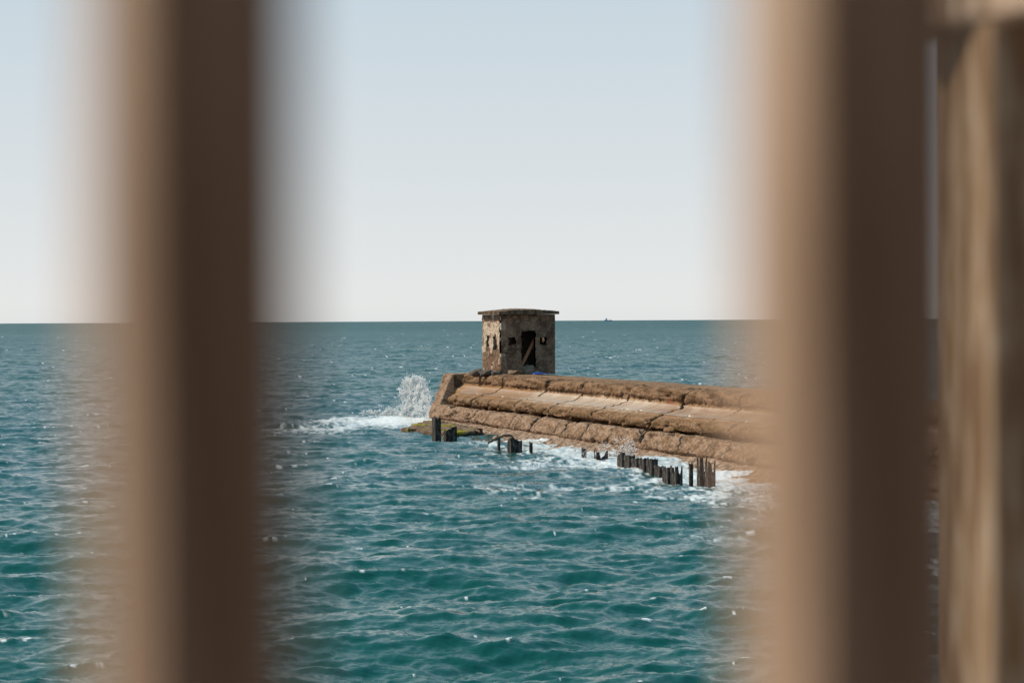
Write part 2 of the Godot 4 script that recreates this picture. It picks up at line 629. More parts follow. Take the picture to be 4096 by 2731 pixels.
# one block of the wall between the joints t0 and t1 (metres along it)
func block(prof: PackedVector2Array, t0: float, t1: float, wig0: float, wig1: float, gap0: Array, gap1: Array, col: Callable, rough: float, seed_at: float) -> ArrayMesh:
	var nt := maxi(int((t1 - t0) / 0.075), 8)
	var np := prof.size()
	var v := PackedVector3Array(); var c := PackedColorArray()
	for i in nt + 3:
		var e := clampf((i - 1.0) / nt, 0.0, 1.0)
		for j in np:
			var p := prof[j]
			var q := float(j) / (np - 1)
			var crook := n1.get_noise_2d(q * 3.0, t0 * 7.0) * wig0
			var crook1 := n1.get_noise_2d(q * 3.0, t1 * 7.0) * wig1
			var a := t0 + crook + lerpf(gap0[0], gap0[1], q)
			var b := t1 + crook1 - lerpf(gap1[0], gap1[1], q)
			var t := lerpf(a, b, e)
			# outward direction of the section
			var dv := (prof[mini(j + 1, np - 1)] - prof[maxi(j - 1, 0)]).normalized()
			var out := Vector2(-dv.y, dv.x)
			if out.x > 0 and absf(out.x) > absf(out.y): out = -out
			if dv.x < 0 and out.y < 0: out = -out
			var near := minf(t - a, b - t)
			# the nose dies away before the head
			if p.x < -0.7 and rough < 0.0501: p.x = lerpf(p.x, -0.72 + (p.x + 0.7) * 0.12, smoothstep(117.4, 118.7, t))
			# hollow smooth, lip broken
			var keep := 0.25 + 0.75 * (1.0 - smoothstep(1.98, 1.86, p.y) * smoothstep(1.35, 1.5, p.y)) if rough < 0.0501 else 1.0
			keep += 0.9 * smoothstep(1.95, 2.05, p.y) * smoothstep(2.52, 2.44, p.y)
			var d := rough * keep * (n1.get_noise_3d(t * 0.9, p.y * 1.6, p.x * 1.6) * 1.0 + 0.55 * n2.get_noise_3d(t * 3.1, p.y * 4.0, p.x * 4.0))
			d += 0.05 * n3.get_noise_2d(t * 0.13 + seed_at, p.y * 0.4)
			if rough != 0.0499: d -= 0.07 * exp(-maxf(near, 0.0) / 0.07)
			d += 0.02 * n2.get_noise_3d(t * 7.0, p.y * 8.0, p.x * 8.0) * keep
			# whole blocks have shifted, pieces have broken out
			d += 0.07 * n1.get_noise_1d(seed_at * 5.3)
			if p.y < 1.5 or p.y > 2.05: d -= 0.12 * smoothstep(0.34, 0.40, n1.get_noise_2d(t * 0.33 + seed_at, p.y * 0.9 + p.x * 0.5)) * (1.0 if p.y < 2.45 else 0.3)
			for tc in CRACKS:
				var off: float = t - tc - 0.35 * n1.get_noise_2d(p.y * 1.5, tc * 3.0)
				if absf(off) < 0.25 and p.y < 1.62: d -= 0.13 * exp(-off * off / 0.004)
			if i == 0 or i == nt + 2: d -= 0.7
			v.append(Vector3(p.x + out.x * d, p.y + out.y * d, 120.0 - t))
			c.append(col.call(p, t))
	return grid_mesh(v, nt + 3, np, c, null, false)

func build_breakwater() -> void:
	var bw := thing("breakwater", "weathered brown concrete breakwater running out to the small ruined hut", "breakwater", on(35.0, 120.0), TURN)
	var wall := resample(WALL, 0.045)
	# the hollow of the section, a few millimetres proud of the rest
	var hollow := PackedVector2Array()
	for p in wall:
		if p.y < 1.90 and p.y > 1.56: hollow.append(p + Vector2(-0.012, 0.012))
	var joints := [120.45, 112.9, 105.8, 100.5, 94.2, 87.4, 81.7, 75.0, 69.3, 63.0, 56.0, 48.0, 38.0]
	for k in joints.size() - 1:
		var t1: float = joints[k]
		var t0: float = joints[k + 1]
		var wide := 0.13 if joints[k + 1] in [87.4, 105.8] else 0.045
		var wide1 := 0.13 if joints[k] in [87.4, 105.8] else 0.045
		var blk := part("wall_block", block(wall, t0, t1, 0.5, 0.5, [wide * 1.6, wide], [wide1 * 1.6, wide1], wall_color, 0.05, k * 3.7), M.concrete, bw)
		# worn smooth hollow, polished by the waves
		part("worn_face", block(hollow, t0, t1, 0.5, 0.5, [wide * 1.6, wide], [wide1 * 1.6, wide1], wall_color, 0.0499, k * 3.7), M.worn, blk)
	# buttress at the head
	var but := resample([[1.6, 2.52], [-0.3, 2.50], [-0.80, 2.49], [-0.94, 2.42], [-1.26, 1.75], [-1.6, 0.95], [-1.74, 0.5], [-1.8, 0.0], [-1.8, -0.6]], 0.06)
	part("end_buttress", block(but, 120.35, 122.1, 0.0, 0.0, [0, 0], [0, 0], step_color, 0.055, 21.0), M.concrete, bw)
	# lower course of blocks, with wedge-shaped gaps
	var step := resample(STEP, 0.045)
	var sj := [118.0, 110.9, 104.3, 100.9, 96.2, 93.6, 86.7, 82.6, 77.9, 72.0, 66.0, 59.0, 50.0, 38.0]
	var sg := [0.0, 0.03, 0.2, 0.85, 0.95, 0.35, 1.2, 0.2, 0.12, 0.6, 0.1, 0.2, 0.05, 0.0]
	for k in sj.size() - 1:
		part("step_block", block(step, sj[k + 1], sj[k], 0.35, 0.35, [sg[k + 1] + 0.02, 0.0], [sg[k] * 0.5 + 0.02, 0.01], step_color, 0.06, k * 5.1 + 2.0), M.concrete, bw)
	# crest: the walkway on top, and the body behind the facing
	var nt := 560
	var xs := [0.35, 0.6, 0.9, 1.2, 1.6, 2.0, 2.4, 2.8, 3.2, 3.6, 3.85, 4.0, 4.05, 4.1, 4.3]
	var hs := [2.545, 2.57, 2.57, 2.56, 2.55, 2.54, 2.53, 2.51, 2.49, 2.47, 2.44, 2.36, 2.2, 1.0, -2.0]
	var v := PackedVector3Array(); var c := PackedColorArray()
	for i in nt + 1:
		var t := lerpf(38.0, 122.0, float(i) / nt)
		for j in xs.size():
			var x: float = xs[j]
			var h: float = hs[j]
			var d := 0.05 * n1.get_noise_2d(t * 0.7, x * 0.9) + 0.025 * n2.get_noise_2d(t * 2.0, x * 2.6)
			v.append(Vector3(x + (d if j > 9 else 0.0), h + (d if j <= 11 else 0.0) + 0.03 * n3.get_noise_1d(t * 0.1), 120.0 - t))
			var s := n2.get_noise_2d(t * 1.4 + 8.0, x * 2.0)
			c.append(Color(0.327, 0.226, 0.151).lerp(Color(0.212, 0.140, 0.088), clampf(0.5 + 1.9 * s, 0, 1)))
	part("crest", grid_mesh(v, nt + 1, xs.size(), c, null, true), M.concrete, bw)
	# core behind the joints: dark, rough
	var q := []
	for seg in [[38.0, 117.7], [117.7, 121.9]]:
		var x0 := -0.05 if seg[0] < 100 else 0.2
		var z0: float = 120.0 - seg[0]
		var z1: float = 120.0 - seg[1]
		var pr := [[4.0, 2.35], [x0, 2.35], [x0 + 0.0, 1.7], [x0 - 1.2 if seg[0] < 100 else x0 - 0.5, 1.2], [x0 - 1.4 if seg[0] < 100 else x0 - 0.8, 0.6], [x0 - 1.5 if seg[0] < 100 else x0 - 1.0, 0.2], [x0 - 1.6 if seg[0] < 100 else x0 - 1.0, -1.5]]
		for k in pr.size() - 1:
			q.append([Vector3(pr[k][0], pr[k][1], z0), Vector3(pr[k + 1][0], pr[k + 1][1], z0), Vector3(pr[k + 1][0], pr[k + 1][1], z1), Vector3(pr[k][0], pr[k][1], z1)])
		for z in [z0, z1]:
			for k in pr.size() - 1:
				q.append([Vector3(pr[k][0], pr[k][1], z), Vector3(pr[k + 1][0], pr[k + 1][1], z), Vector3(4.0, pr[k + 1][1], z), Vector3(4.0, pr[k][1], z)])
	part("core", quad_mesh(q), M.stone, bw)
	# rubble apron at the foot
	nt = 900
	var na := 44
	v = PackedVector3Array(); c = PackedColorArray()
	for i in nt + 1:
		var t := lerpf(40.0, 118.6, float(i) / nt)
		for j in na + 1:
			var e := float(j) / na
			var x := lerpf(-2.55, -5.6, e)
			var end := smoothstep(118.6, 116.0, t)
			var h := lerpf(0.27, -0.42, pow(e, 0.95)) + 0.06 * n3.get_noise_1d(t * 0.2)
			h -= (1.0 - end) * 0.5
			h += (0.2 + 0.8 * smoothstep(0.05, 0.5, e)) * (0.13 * n1.get_noise_2d(t * 1.3 + 300.0, x * 1.6) + 0.12 * n2.get_noise_2d(t * 3.4, x * 3.6) + 0.10 * cells.get_noise_2d(t * 2.6, x * 2.6))
			v.append(Vector3(x, h, 120.0 - t))
			var s := n2.get_noise_2d(t * 3.0 + 33.0, x * 3.4)
			var s1 := n1.get_noise_2d(t * 0.7 + 12.0, x * 0.9)
			var cc := Color(0.375, 0.294, 0.240).lerp(Color(0.270, 0.196, 0.140), clampf(0.5 + 1.7 * s1, 0, 1))
			cc = cc.lerp(Color(0.506, 0.429, 0.383), smoothstep(0.1, 0.35, s) * 0.8)
			cc = cc.lerp(Color(0.089, 0.065, 0.054), smoothstep(0.08, 0.32, -s) * 0.8)
			c.append(cc)
	part("rubble_apron", grid_mesh(v, nt + 1, na + 1, c, null, false), M.concrete, bw)
	toe_slab(bw)
	# things lying on the crest
	top("stone", stone(Vector3(0.42, 0.26, 0.4), 3.0), M.dark_stone, on(35.2, 119.1, 2.66), 0.3, "small dark stone on the crest left of the hut", "stone")
	var lumps := [[34.55, 117.2, 0.62, 0.30, 0.5, "leftmost dark lump in place of a broken cavity below the sunlit hut wall"], [34.75, 116.2, 0.75, 0.34, 0.55, "middle dark lump in place of a broken cavity below the sunlit hut wall"], [34.95, 115.0, 0.5, 0.24, 0.5, "dark lump in place of a broken cavity below the corner of the hut"], [36.0, 115.2, 0.7, 0.26, 0.5, "low concrete lump left of the hut doorway"]]
	for k in lumps.size():  # the dark ones stand in for shaded cavities at the hut foot
		var l = lumps[k]
		top("crest_lump", stone(Vector3(l[2], l[3], l[4]), 5.0 + k * 3.1, 0.55), M.dark_stone if k < 3 else M.stone, on(l[0], l[1], 2.62), TURN + k * 0.7, l[5], "rubble", "broken concrete on the crest by the hut")

func toe_slab(bw: Node3D) -> void:
	# thin worn slab that reaches out to the sheet piles at the head
	var n := 46
	var m := 30
	var corner := [[28.2, 109.4], [31.9, 116.6], [31.2, 104.6], [28.7, 102.3]]
	var v := PackedVector3Array(); var c := PackedColorArray()
	for i in n + 1:
		for j in m + 1:
			var e := float(i) / n
			var f := float(j) / m
			var near_ := Vector2(corner[0][0], corner[0][1]).lerp(Vector2(corner[3][0], corner[3][1]), e)
			var far_ := Vector2(corner[1][0], corner[1][1]).lerp(Vector2(corner[2][0], corner[2][1]), e)
			var p := near_.lerp(far_, f)
			var ed := minf(minf(f, 1.0 - f) * 3.4, minf(e, 1.0 - e) * 7.0)
			p += Vector2(n1.get_noise_2d(p.x, p.y), n1.get_noise_2d(p.y, p.x + 50.0)) * 0.5
			var h := 0.15 + 0.10 * f + 0.05 * n2.get_noise_2d(p.x * 1.5, p.y * 1.5)
			h -= 0.75 * smoothstep(0.22, 0.0, ed)
			v.append(Vector3(p.x - 35.0, h, 120.0 - p.y))
			var s := n2.get_noise_2d(p.x * 2.0, p.y * 2.0 + 60.0)
			var cc := Color(0.14, 0.105, 0.085).lerp(Color(0.311, 0.239, 0.194), clampf(0.5 + 2.0 * s, 0, 1))
			# bright weed in patches, where the photograph shows it
			var weed := 0.0
			for w in [[29.6, 104.2, 0.55, 2.2], [30.6, 109.6, 0.5, 1.6], [31.4, 113.6, 0.45, 1.5], [29.9, 111.6, 0.4, 1.3]]:
				weed = maxf(weed, 0.95 - pow((p.x - w[0]) / w[2], 2.0) - pow((p.y - w[1]) / w[3], 2.0))
			weed += 0.7 * s
			cc = cc.lerp(Color(0.267, 0.287, 0.010), smoothstep(0.1, 0.5, weed))
			if h < 0.05: cc = Color(0.044, 0.034, 0.030)
			c.append(cc)
	var o := part("toe_slab", grid_mesh(v, n + 1, m + 1, c, null, true), M.concrete, bw)
	tag(o, "low slab with bright yellow green weed")

# ---------------------------------------------------------------- hut
# a wall panel w x h with ragged openings; faces +z, thickness back to -z
func panel(w: float, h: float, thick: float, holes: Array, col: Callable, seed_at: float, rough: float) -> ArrayMesh:
	var cell := 0.035
	var nx := int(w / cell)
	var ny := int(h / cell)
	var dx := w / nx
	var dy := h / ny
	var solid := PackedByteArray()
	solid.resize(nx * ny)
	for i in ny:
		for j in nx:
			var x := (j + 0.5) * dx
			var y := (i + 0.5) * dy
			var s := 1
			for q in holes:
				var jag: float = q[4]
				var wx := x + jag * n2.get_noise_2d(x * 3.0 + seed_at, y * 3.0)
				var wy := y + jag * n2.get_noise_2d(x * 3.0, y * 3.0 + seed_at + 9.0)
				if wx > q[0] and wx < q[1] and wy > q[2] and wy < q[3]: s = 0
			solid[i * nx + j] = s
	var v := PackedVector3Array(); var n := PackedVector3Array(); var c := PackedColorArray(); var idx := PackedInt32Array()
	# front and back vertices
	var fw := nx + 1
	for side in 2:
		for i in ny + 1:
			for j in nx + 1:
				var x := j * dx
				var y := i * dy
				var d := 0.0
				if side == 0:
					d = rough * (n1.get_noise_2d(x * 1.3 + seed_at, y * 1.3) + 0.6 * n2.get_noise_2d(x * 3.4 + seed_at, y * 3.4))
				v.append(Vector3(x, y, d if side == 0 else -thick))
				c.append(col.call(x, y) if side == 0 else Color(0.22, 0.19, 0.165))
				n.append(Vector3(0, 0, 1 if side == 0 else -1))
	for i in ny + 1:
		for j in nx + 1:
			var a := v[i * fw + mini(j + 1, nx)] - v[i * fw + maxi(j - 1, 0)]
			var b := v[mini(i + 1, ny) * fw + j] - v[maxi(i - 1, 0) * fw + j]
			n[i * fw + j] = a.cross(b).normalized()
	var back := (nx + 1) * (ny + 1)
	for i in ny:
		for j in nx:
			if not solid[i * nx + j]: continue
			var a := i * fw + j
			var b := a + 1
			var e := a + fw
			var f := e + 1
			idx.append_array(PackedInt32Array([a, e, b, b, e, f, back + a, back + b, back + e, back + b, back + f, back + e]))
			for s in [[-1, 0], [1, 0], [0, -1], [0, 1]]:
				var jj: int = j + s[0]
				var ii: int = i + s[1]
				if jj >= 0 and jj < nx and ii >= 0 and ii < ny and solid[ii * nx + jj]: continue
				var p0: int = [a, b, a, e][[[-1, 0], [1, 0], [0, -1], [0, 1]].find(s)]
				var p1: int = [e, f, b, f][[[-1, 0], [1, 0], [0, -1], [0, 1]].find(s)]
				var at := v.size()
				for p in [p0, p1, back + p1, back + p0]:
					v.append(v[p])
					n.append(Vector3(s[0], s[1], 0))
					c.append(c[p0].lerp(Color(0.30, 0.25, 0.20), 0.7))
				idx.append_array(PackedInt32Array([at, at + 1, at + 2, at, at + 2, at + 3]))
	return arr_mesh(v, n, idx, c)

func build_hut() -> void:
	var W := 3.0
	var D := 3.5
	var H := 3.16
	var hut := thing("ruined_hut", "small square ruined concrete hut with flat roof and open doorway", "hut", on(35.5, 115.9, 2.56), TURN)
	var front := func(x: float, y: float) -> Color:
		var s1 := n1.get_noise_2d(x * 0.8 + 3.0, y * 0.7)
		var s2 := n2.get_noise_2d(x * 2.6, y * 2.2 + 17.0)
		var c := Color(0.29, 0.20, 0.15).lerp(Color(0.135, 0.088, 0.064), clampf(0.45 + 1.7 * s1, 0, 1))
		c = c.lerp(Color(0.36, 0.285, 0.235), smoothstep(0.1, 0.45, s2) * 0.6)
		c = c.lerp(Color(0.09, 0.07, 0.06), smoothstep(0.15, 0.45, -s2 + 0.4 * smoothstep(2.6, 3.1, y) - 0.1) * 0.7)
		for q in [[2.38, 1.0, 0.17, 0.13], [2.42, 0.6, 0.17, 0.16], [2.5, 2.3, 0.1, 0.12]]:
			var e := 1.0 - pow((x - q[0]) / q[2], 4.0) - pow((y - q[1]) / q[3], 4.0) + s2
			c = c.lerp(Color(0.17, 0.10, 0.09), smoothstep(0.0, 0.4, e) * 0.7)
		return c
	var left := func(x: float, y: float) -> Color:
		# x runs from the seaward edge (0) to the corner by the door (D)
		var s1 := n1.get_noise_2d(x * 0.9 + 60.0, y * 0.6)
		var s2 := n2.get_noise_2d(x * 1.7 + 27.0, y * 1.3)
		var c := Color(0.29, 0.20, 0.15).lerp(Color(0.135, 0.088, 0.064), clampf(0.5 + 1.9 * s2, 0, 1))
		c = c.lerp(Color(0.36, 0.285, 0.235), smoothstep(0.1, 0.4, s2 + s1) * 0.6)
		# what is left of the white plaster
		var up := smoothstep(0.9, 1.75, y + 0.9 * s1) * smoothstep(3.02, 2.62, y + 0.55 * s2 + 0.2 * s1)
		c = c.lerp(Color(0.70, 0.63, 0.56), smoothstep(0.50, 0.60, up * 0.8 + 1.25 * s2 + 0.4 * s1 + 0.05))
		return c
	var plain := func(_x: float, y: float) -> Color:
		return Color(0.33, 0.26, 0.20).lerp(Color(0.22, 0.17, 0.13), clampf(0.5 + n2.get_noise_2d(_x * 2.0, y * 2.0), 0, 1))
	# doorway side, facing the shore
	var o := part("wall", panel(W, H, 0.32, [[1.12, 1.92, -1.0, 2.3, 0.06], [0.43, 0.80, 1.56, 1.95, 0.07], [2.13, 2.53, 1.56, 1.95, 0.07]], front, 2.0, 0.03), M.concrete, hut)
	tag(o, "shaded wall with the doorway and two small holes")
	# sunlit side
	o = part("wall", panel(D, H, 0.32, [[0.78, 1.30, 1.45, 2.05, 0.12], [2.0, 2.60, 1.25, 2.1, 0.16]], left, 7.0, 0.05), M.concrete, hut, Vector3(0, 0, -D))
	o.rotation.y = -PI / 2
	tag(o, "sunlit wall with flaking white plaster and two broken slots")
	# seaward and far side
	o = part("wall", panel(D - 0.64, H, 0.3, [[1.2, 1.6, 1.6, 2.0, 0.1]], plain, 12.0, 0.03), M.concrete, hut, Vector3(W, 0, -0.32))
	o.rotation.y = PI / 2
	o = part("wall", panel(W, H, 0.3, [[1.9, 2.4, 1.5, 2.0, 0.1]], plain, 16.0, 0.03), M.concrete, hut, Vector3(W, 0, -D))
	o.rotation.y = PI
	# roof slab: thin, ragged, a little humped
	var nx := 46
	var nz := 50
	var v := PackedVector3Array(); var c := PackedColorArray()
	var rows := []
	for lay in 2:
		for i in nz + 1:
			for j in nx + 1:
				var e := float(j) / nx
				var f := float(i) / nz
				var x := lerpf(-0.21, W + 0.11, e) + 0.09 * n2.get_noise_2d(f * 9.0, e * 2.0 + 4.0)
				var z := lerpf(0.24, -D - 0.24, f) + 0.09 * n2.get_noise_2d(e * 9.0, 33.0 + f * 2.0)
				var hump := 0.20 * sin(PI * e) * (0.6 + 0.4 * sin(PI * f)) + 0.05 * n2.get_noise_2d(x * 2.2, z * 2.2)
				var y := H + (0.01 if lay == 0 else 0.16 + 0.8 * hump)
				v.append(Vector3(x, y, z))
				c.append(Color(0.24, 0.18, 0.13).lerp(Color(0.12, 0.09, 0.065), clampf(0.5 + 2.0 * n2.get_noise_2d(x * 2.6 + 7.0, z * 2.6), 0, 1)))
	var st := SurfaceTool.new()
	st.begin(Mesh.PRIMITIVE_TRIANGLES)
	st.set_smooth_group(-1)
	var nn := (nx + 1) * (nz + 1)
	var tri := func(a: int, b: int, d: int) -> void:
		for k in [a, b, d]:
			st.set_color(c[k]); st.add_vertex(v[k])
	for i in nz:
		for j in nx:
			# unseen hole added to let sun onto the inner wall
			if Vector2(lerpf(-0.21, W + 0.11, (j + 0.5) / nx) - 1.77, lerpf(0.24, -D - 0.24, (i + 0.5) / nz) + 2.3).length() < 0.3 + 0.12 * n2.get_noise_2d(i * 0.7, j * 0.7): continue
			var a := i * (nx + 1) + j
			tri.call(nn + a, nn + a + nx + 1, nn + a + 1); tri.call(nn + a + 1, nn + a + nx + 1, nn + a + nx + 2)
			tri.call(a, a + 1, a + nx + 1); tri.call(a + 1, a + nx + 2, a + nx + 1)
	for i in nz:
		for j in [0, nx]:
			var a: int = i * (nx + 1) + j
			var b: int = a + nx + 1
			tri.call(a, b, nn + a); tri.call(b, nn + b, nn + a)
	for j in nx:
		for i in [0, nz]:
			var a: int = i * (nx + 1) + j
			tri.call(a, nn + a, a + 1); tri.call(a + 1, nn + a, nn + a + 1)
	st.generate_normals()
	part("roof", st.commit(), M.concrete, hut)
	# things in the doorway
	var beam := top("leaning_beam", bevel_box(Vector3(0.17, 2.75, 0.12), 0.02), M.rusty_beam, on(37.05, 116.35, 3.55), TURN, "rust brown beam leaning across the hut doorway", "beam")
	beam.rotation = Vector3(-0.12, TURN, -0.52)
	var sizes := [[1.25, 0.35, 0.25, 0.9, 0.45], [1.62, 0.25, 0.28, 0.62, 0.5], [1.95, 0.3, 0.22, 0.5, 0.4], [1.45, -0.25, 0.16, 0.55, 0.3], [1.86, -0.3, 0.12, 0.4, 0.22]]
	var says := ["large broken lump of rubble at the left of the doorway", "upright lump of rubble in the middle of the doorway", "pale lump of rubble at the right of the doorway", "low stone lying before the doorway", "smallest stone before the doorway"]
	for k in sizes.size():
		var s = sizes[k]
		top("rubble", stone(Vector3(s[3], s[2] * 2.0, s[4]), k * 4.3 + 1.0, 0.3), M.stone, on(35.5 + s[0], 115.9 + s[1], 2.56 + s[2] * 0.72), TURN + k, says[k], "rubble", "rubble in the doorway of the hut")
	# blue cloth dropped before the door
	var cn := 14
	v = PackedVector3Array()
	for i in cn + 1:
		for j in cn + 1:
			var e := float(i) / cn - 0.5
			var f := float(j) / cn - 0.5
			var hh := 0.07 * (1.0 - 2.6 * (e * e + f * f)) + 0.06 * n2.get_noise_2d(e * 6.0, f * 6.0)
			v.append(Vector3(e * 0.78 + 0.08 * n1.get_noise_2d(f * 4.0, 3.0), maxf(hh, 0.0) + 0.03, f * 0.6))
	top("blue_cloth", grid_mesh(v, cn + 1, cn + 1, null, null, true), M.cloth, on(37.1, 114.6, 2.57), TURN, "crumpled blue cloth on the crest before the hut doorway", "cloth")

# ---------------------------------------------------------------- sheet piles
# one folded plate: runs dt along the row, then steps da across it; top edge ragged
func sheet(dt: float, da: float, h0: float, h1: float, h2: float, prongs: int, seed_at: float) -> ArrayMesh:
	var pts := []
	var n1_ := 7
	var n2_ := 7
	for k in n1_: pts.append([Vector2(0, lerpf(0, dt, k / (n1_ - 1.0))), lerpf(h0, h1, k / (n1_ - 1.0))])
	for k in range(1, n2_): pts.append([Vector2(lerpf(0, da, k / (n2_ - 1.0)), dt), lerpf(h1, h2, k / (n2_ - 1.0))])
	var quads := []
	var th_ := 0.022
	var lo := -0.7
	for k in pts.size():
		var y: float = pts[k][1] * 0.8 * (1.0 + 0.18 * n2.get_noise_2d(k * 1.7, seed_at * 3.0))
		if prongs and k > 0 and k < pts.size() - 1 and (k % 6) in ([2, 3, 4] if prongs == 1 else [3, 4]): y *= 0.5 + 0.1 * sin(k * 2.0 + seed_at)
		pts[k].append(y)
	for k in pts.size() - 1:
		var p: Vector2 = pts[k][0]
		var q: Vector2 = pts[k + 1][0]
		var d := (q - p).normalized()
		var w := Vector2(-d.y, d.x) * th_
		var a := Vector3(p.x, lo, p.y); var b := Vector3(q.x, lo, q.y)
		var a2 := Vector3(p.x + w.x, lo, p.y + w.y); var b2 := Vector3(q.x + w.x, lo, q.y + w.y)
		var ya := Vector3(0, pts[k][2] - lo, 0); var yb := Vector3(0, pts[k + 1][2] - lo, 0)
		quads.append([a, a + ya, b + yb, b])
		quads.append([b2, b2 + yb, a2 + ya, a2])
		quads.append([a + ya, a2 + ya, b2 + yb, b + yb])
		quads.append([a, a2, a2 + ya, a + ya])
		quads.append([b, b + yb, b2 + yb, b2])
	return quad_mesh(quads)

func build_sheet_piles() -> void:
	var grp := "rusted sheet piles standing in the water along the breakwater"
	# isolated stumps: a, t, plate lengths, heights, prongs
	var odd := [
		[27.8, 101.6, 0.6, 0.24, 1.22, 1.25, 1.2, 0, "tallest dark sheet pile, at the seaward end beside the weed"],
		[28.35, 101.6, 0.4, 0.50, 0.42, 0.5, 0.75, 0, "broad dark sheet pile next to the tallest one"],
		[28.1, 92.3, 0.12, 0.07, 0.62, 0.62, 0.6, 0, "thin steel stake left of the broad stump with the curved arm"],
		[28.2, 91.2, 0.5, 0.46, 0.45, 0.7, 0.5, 0, "broad stump with a curved arm in the middle foam"],
		[28.9, 90.4, 0.10, 0.09, 0.52, 0.5, 0.45, 0, "single thin rusted stake in the foam right of the broad stump"],
		[29.8, 86.4, 0.16, 0.13, 0.42, 0.4, 0.35, 0, "short lone stake between the foam streaks"],
		[28.9, 82.3, 0.3, 0.42, 0.6, 0.5, 0.6, 1, "two pronged stump left of the long row"],
	]
	for k in odd.size():
		var s = odd[k]
		top("sheet_pile", sheet(s[2], s[3], s[4], s[5], s[6], s[7], k * 2.3), M.steel, on(s[0], s[1], 0.0), TURN, s[8], "sheet pile", grp)
	# a bent arm on the double stump is part of it
	var arm := get_node("sheet_pile_003")
	var q := []
	var pts := [Vector3(-0.75, 0.3, -0.4), Vector3(-0.5, 0.46, -0.25), Vector3(-0.15, 0.62, -0.1), Vector3(0.1, 0.64, 0.1), Vector3(0.22, 0.45, 0.3)]
	for k in pts.size() - 1:
		var a: Vector3 = pts[k]
		var b: Vector3 = pts[k + 1]
		for s in [[Vector3(0, 0.05, 0), Vector3(0, 0, 0.05)], [Vector3(0, 0, 0.05), Vector3(0, -0.05, 0)], [Vector3(0, -0.05, 0), Vector3(0, 0, -0.05)], [Vector3(0, 0, -0.05), Vector3(0, 0.05, 0)]]:
			q.append([a + s[0], b + s[0], b + s[1], a + s[1]])
	part("bent_arm", quad_mesh(q), M.steel, arm)
	# the long low row: interlocked piles
	var row := thing("sheet_pile_row", "long low row of interlocked rusted sheet piles in the foam", "sheet piling", on(29.1, 80.3, 0.0), TURN, grp)
	var hs := [0.66, 0.60, 0.55, 0.60, 0.68, 0.44, 0.46, 0.62]
	for k in hs.size():
		var h: float = hs[k]
		part("sheet_pile", sheet(0.55, 0.20 if k else 0.09, h * (0.92 if k else 0.7), h, h * 0.97, 0 if k < 7 else 1, k * 1.9 + 11.0), M.steel, row, Vector3(-0.125 * k, 0, 1.1 * k))
	var row2 := thing("sheet_pile_row", "tall pronged row of rusted sheet piles nearest the shore", "sheet piling", on(28.3, 71.1, 0.0), TURN, grp)
	for k in 3:
		var h: float = [0.78, 1.08, 0.98][k]
		part("sheet_pile", sheet(0.12 if k == 0 else 0.3, 0.08 if k == 0 else 0.22, h * 0.95, h, h, 0 if k == 0 else 2, k * 3.3 + 2.0), M.steel, row2, Vector3(0.02 * k, 0, 0.66 * k))

# ---------------------------------------------------------------- spray
# a curtain of drops: puffs give x, y of the middle, the two diameters, the tilt and the share of drops
func spray(called: String, at: Vector3, turn: float, puffs: Array, drop: float, label: String, seed_: int) -> void:
	var ico := SphereMesh.new()
	ico.radius = 0.5
	ico.height = 0.5
	ico.is_hemisphere = true
	ico.radial_segments = 6
	ico.rings = 2
	var r := RandomNumberGenerator.new()
	r.seed = seed_
	var ts := []
	for p in puffs:
		var made := 0
		var tries := 0
		while made < p[5] * 1.4 and tries < p[5] * 40:
			tries += 1
			var an := r.randf() * TAU
			# ragged rim: jets reach farther in some directions
			var reach := 1.0 + 0.5 * n2.get_noise_2d(an * 1.6 + p[0] * 3.0, seed_) + 0.35 * n2.get_noise_2d(an * 4.5 + p[0] * 3.0, seed_ + 9.0)
			var e := sqrt(r.randf()) * reach
			if r.randf() < 0.07: e *= r.randf_range(1.0, 1.35)
			var q := Vector2(cos(an) * p[2], sin(an) * p[3]) * 0.5 * e
			q = q.rotated(p[4]) + Vector2(p[0], p[1])
			if q.y < 0.0: continue
			if n2.get_noise_2d(q.x * 2.4, q.y * 2.4 + seed_) < r.randf_range(-0.5, 0.0): continue
			var z := 1.5 * q.x - 0.1 * q.y + 0.05 * r.randfn() + 0.22 * n1.get_noise_2d(q.x * 1.6, q.y * 1.6 + 20.0)
			var s := drop * r.randf_range(0.5, 1.5) * (0.7 if e > 0.9 else 1.0)
			var tumbled := Basis.from_euler(Vector3(r.randf() * TAU, r.randf() * TAU, r.randf() * TAU)).scaled(Vector3.ONE * s)
			ts.append(Transform3D(tumbled, Vector3(q.x, q.y, z)))
			made += 1
	var mm := MultiMesh.new()
	mm.transform_format = MultiMesh.TRANSFORM_3D
	mm.mesh = ico
	mm.instance_count = ts.size()
	for k in ts.size(): mm.set_instance_transform(k, ts[k])
	var o := MultiMeshInstance3D.new()
	o.name = numbered(called)
	o.multimesh = mm
	o.material_override = M.spray
	o.position = at
	o.rotation.y = turn
	add_child(o)
	tag(o, label, "spray", "", "stuff")

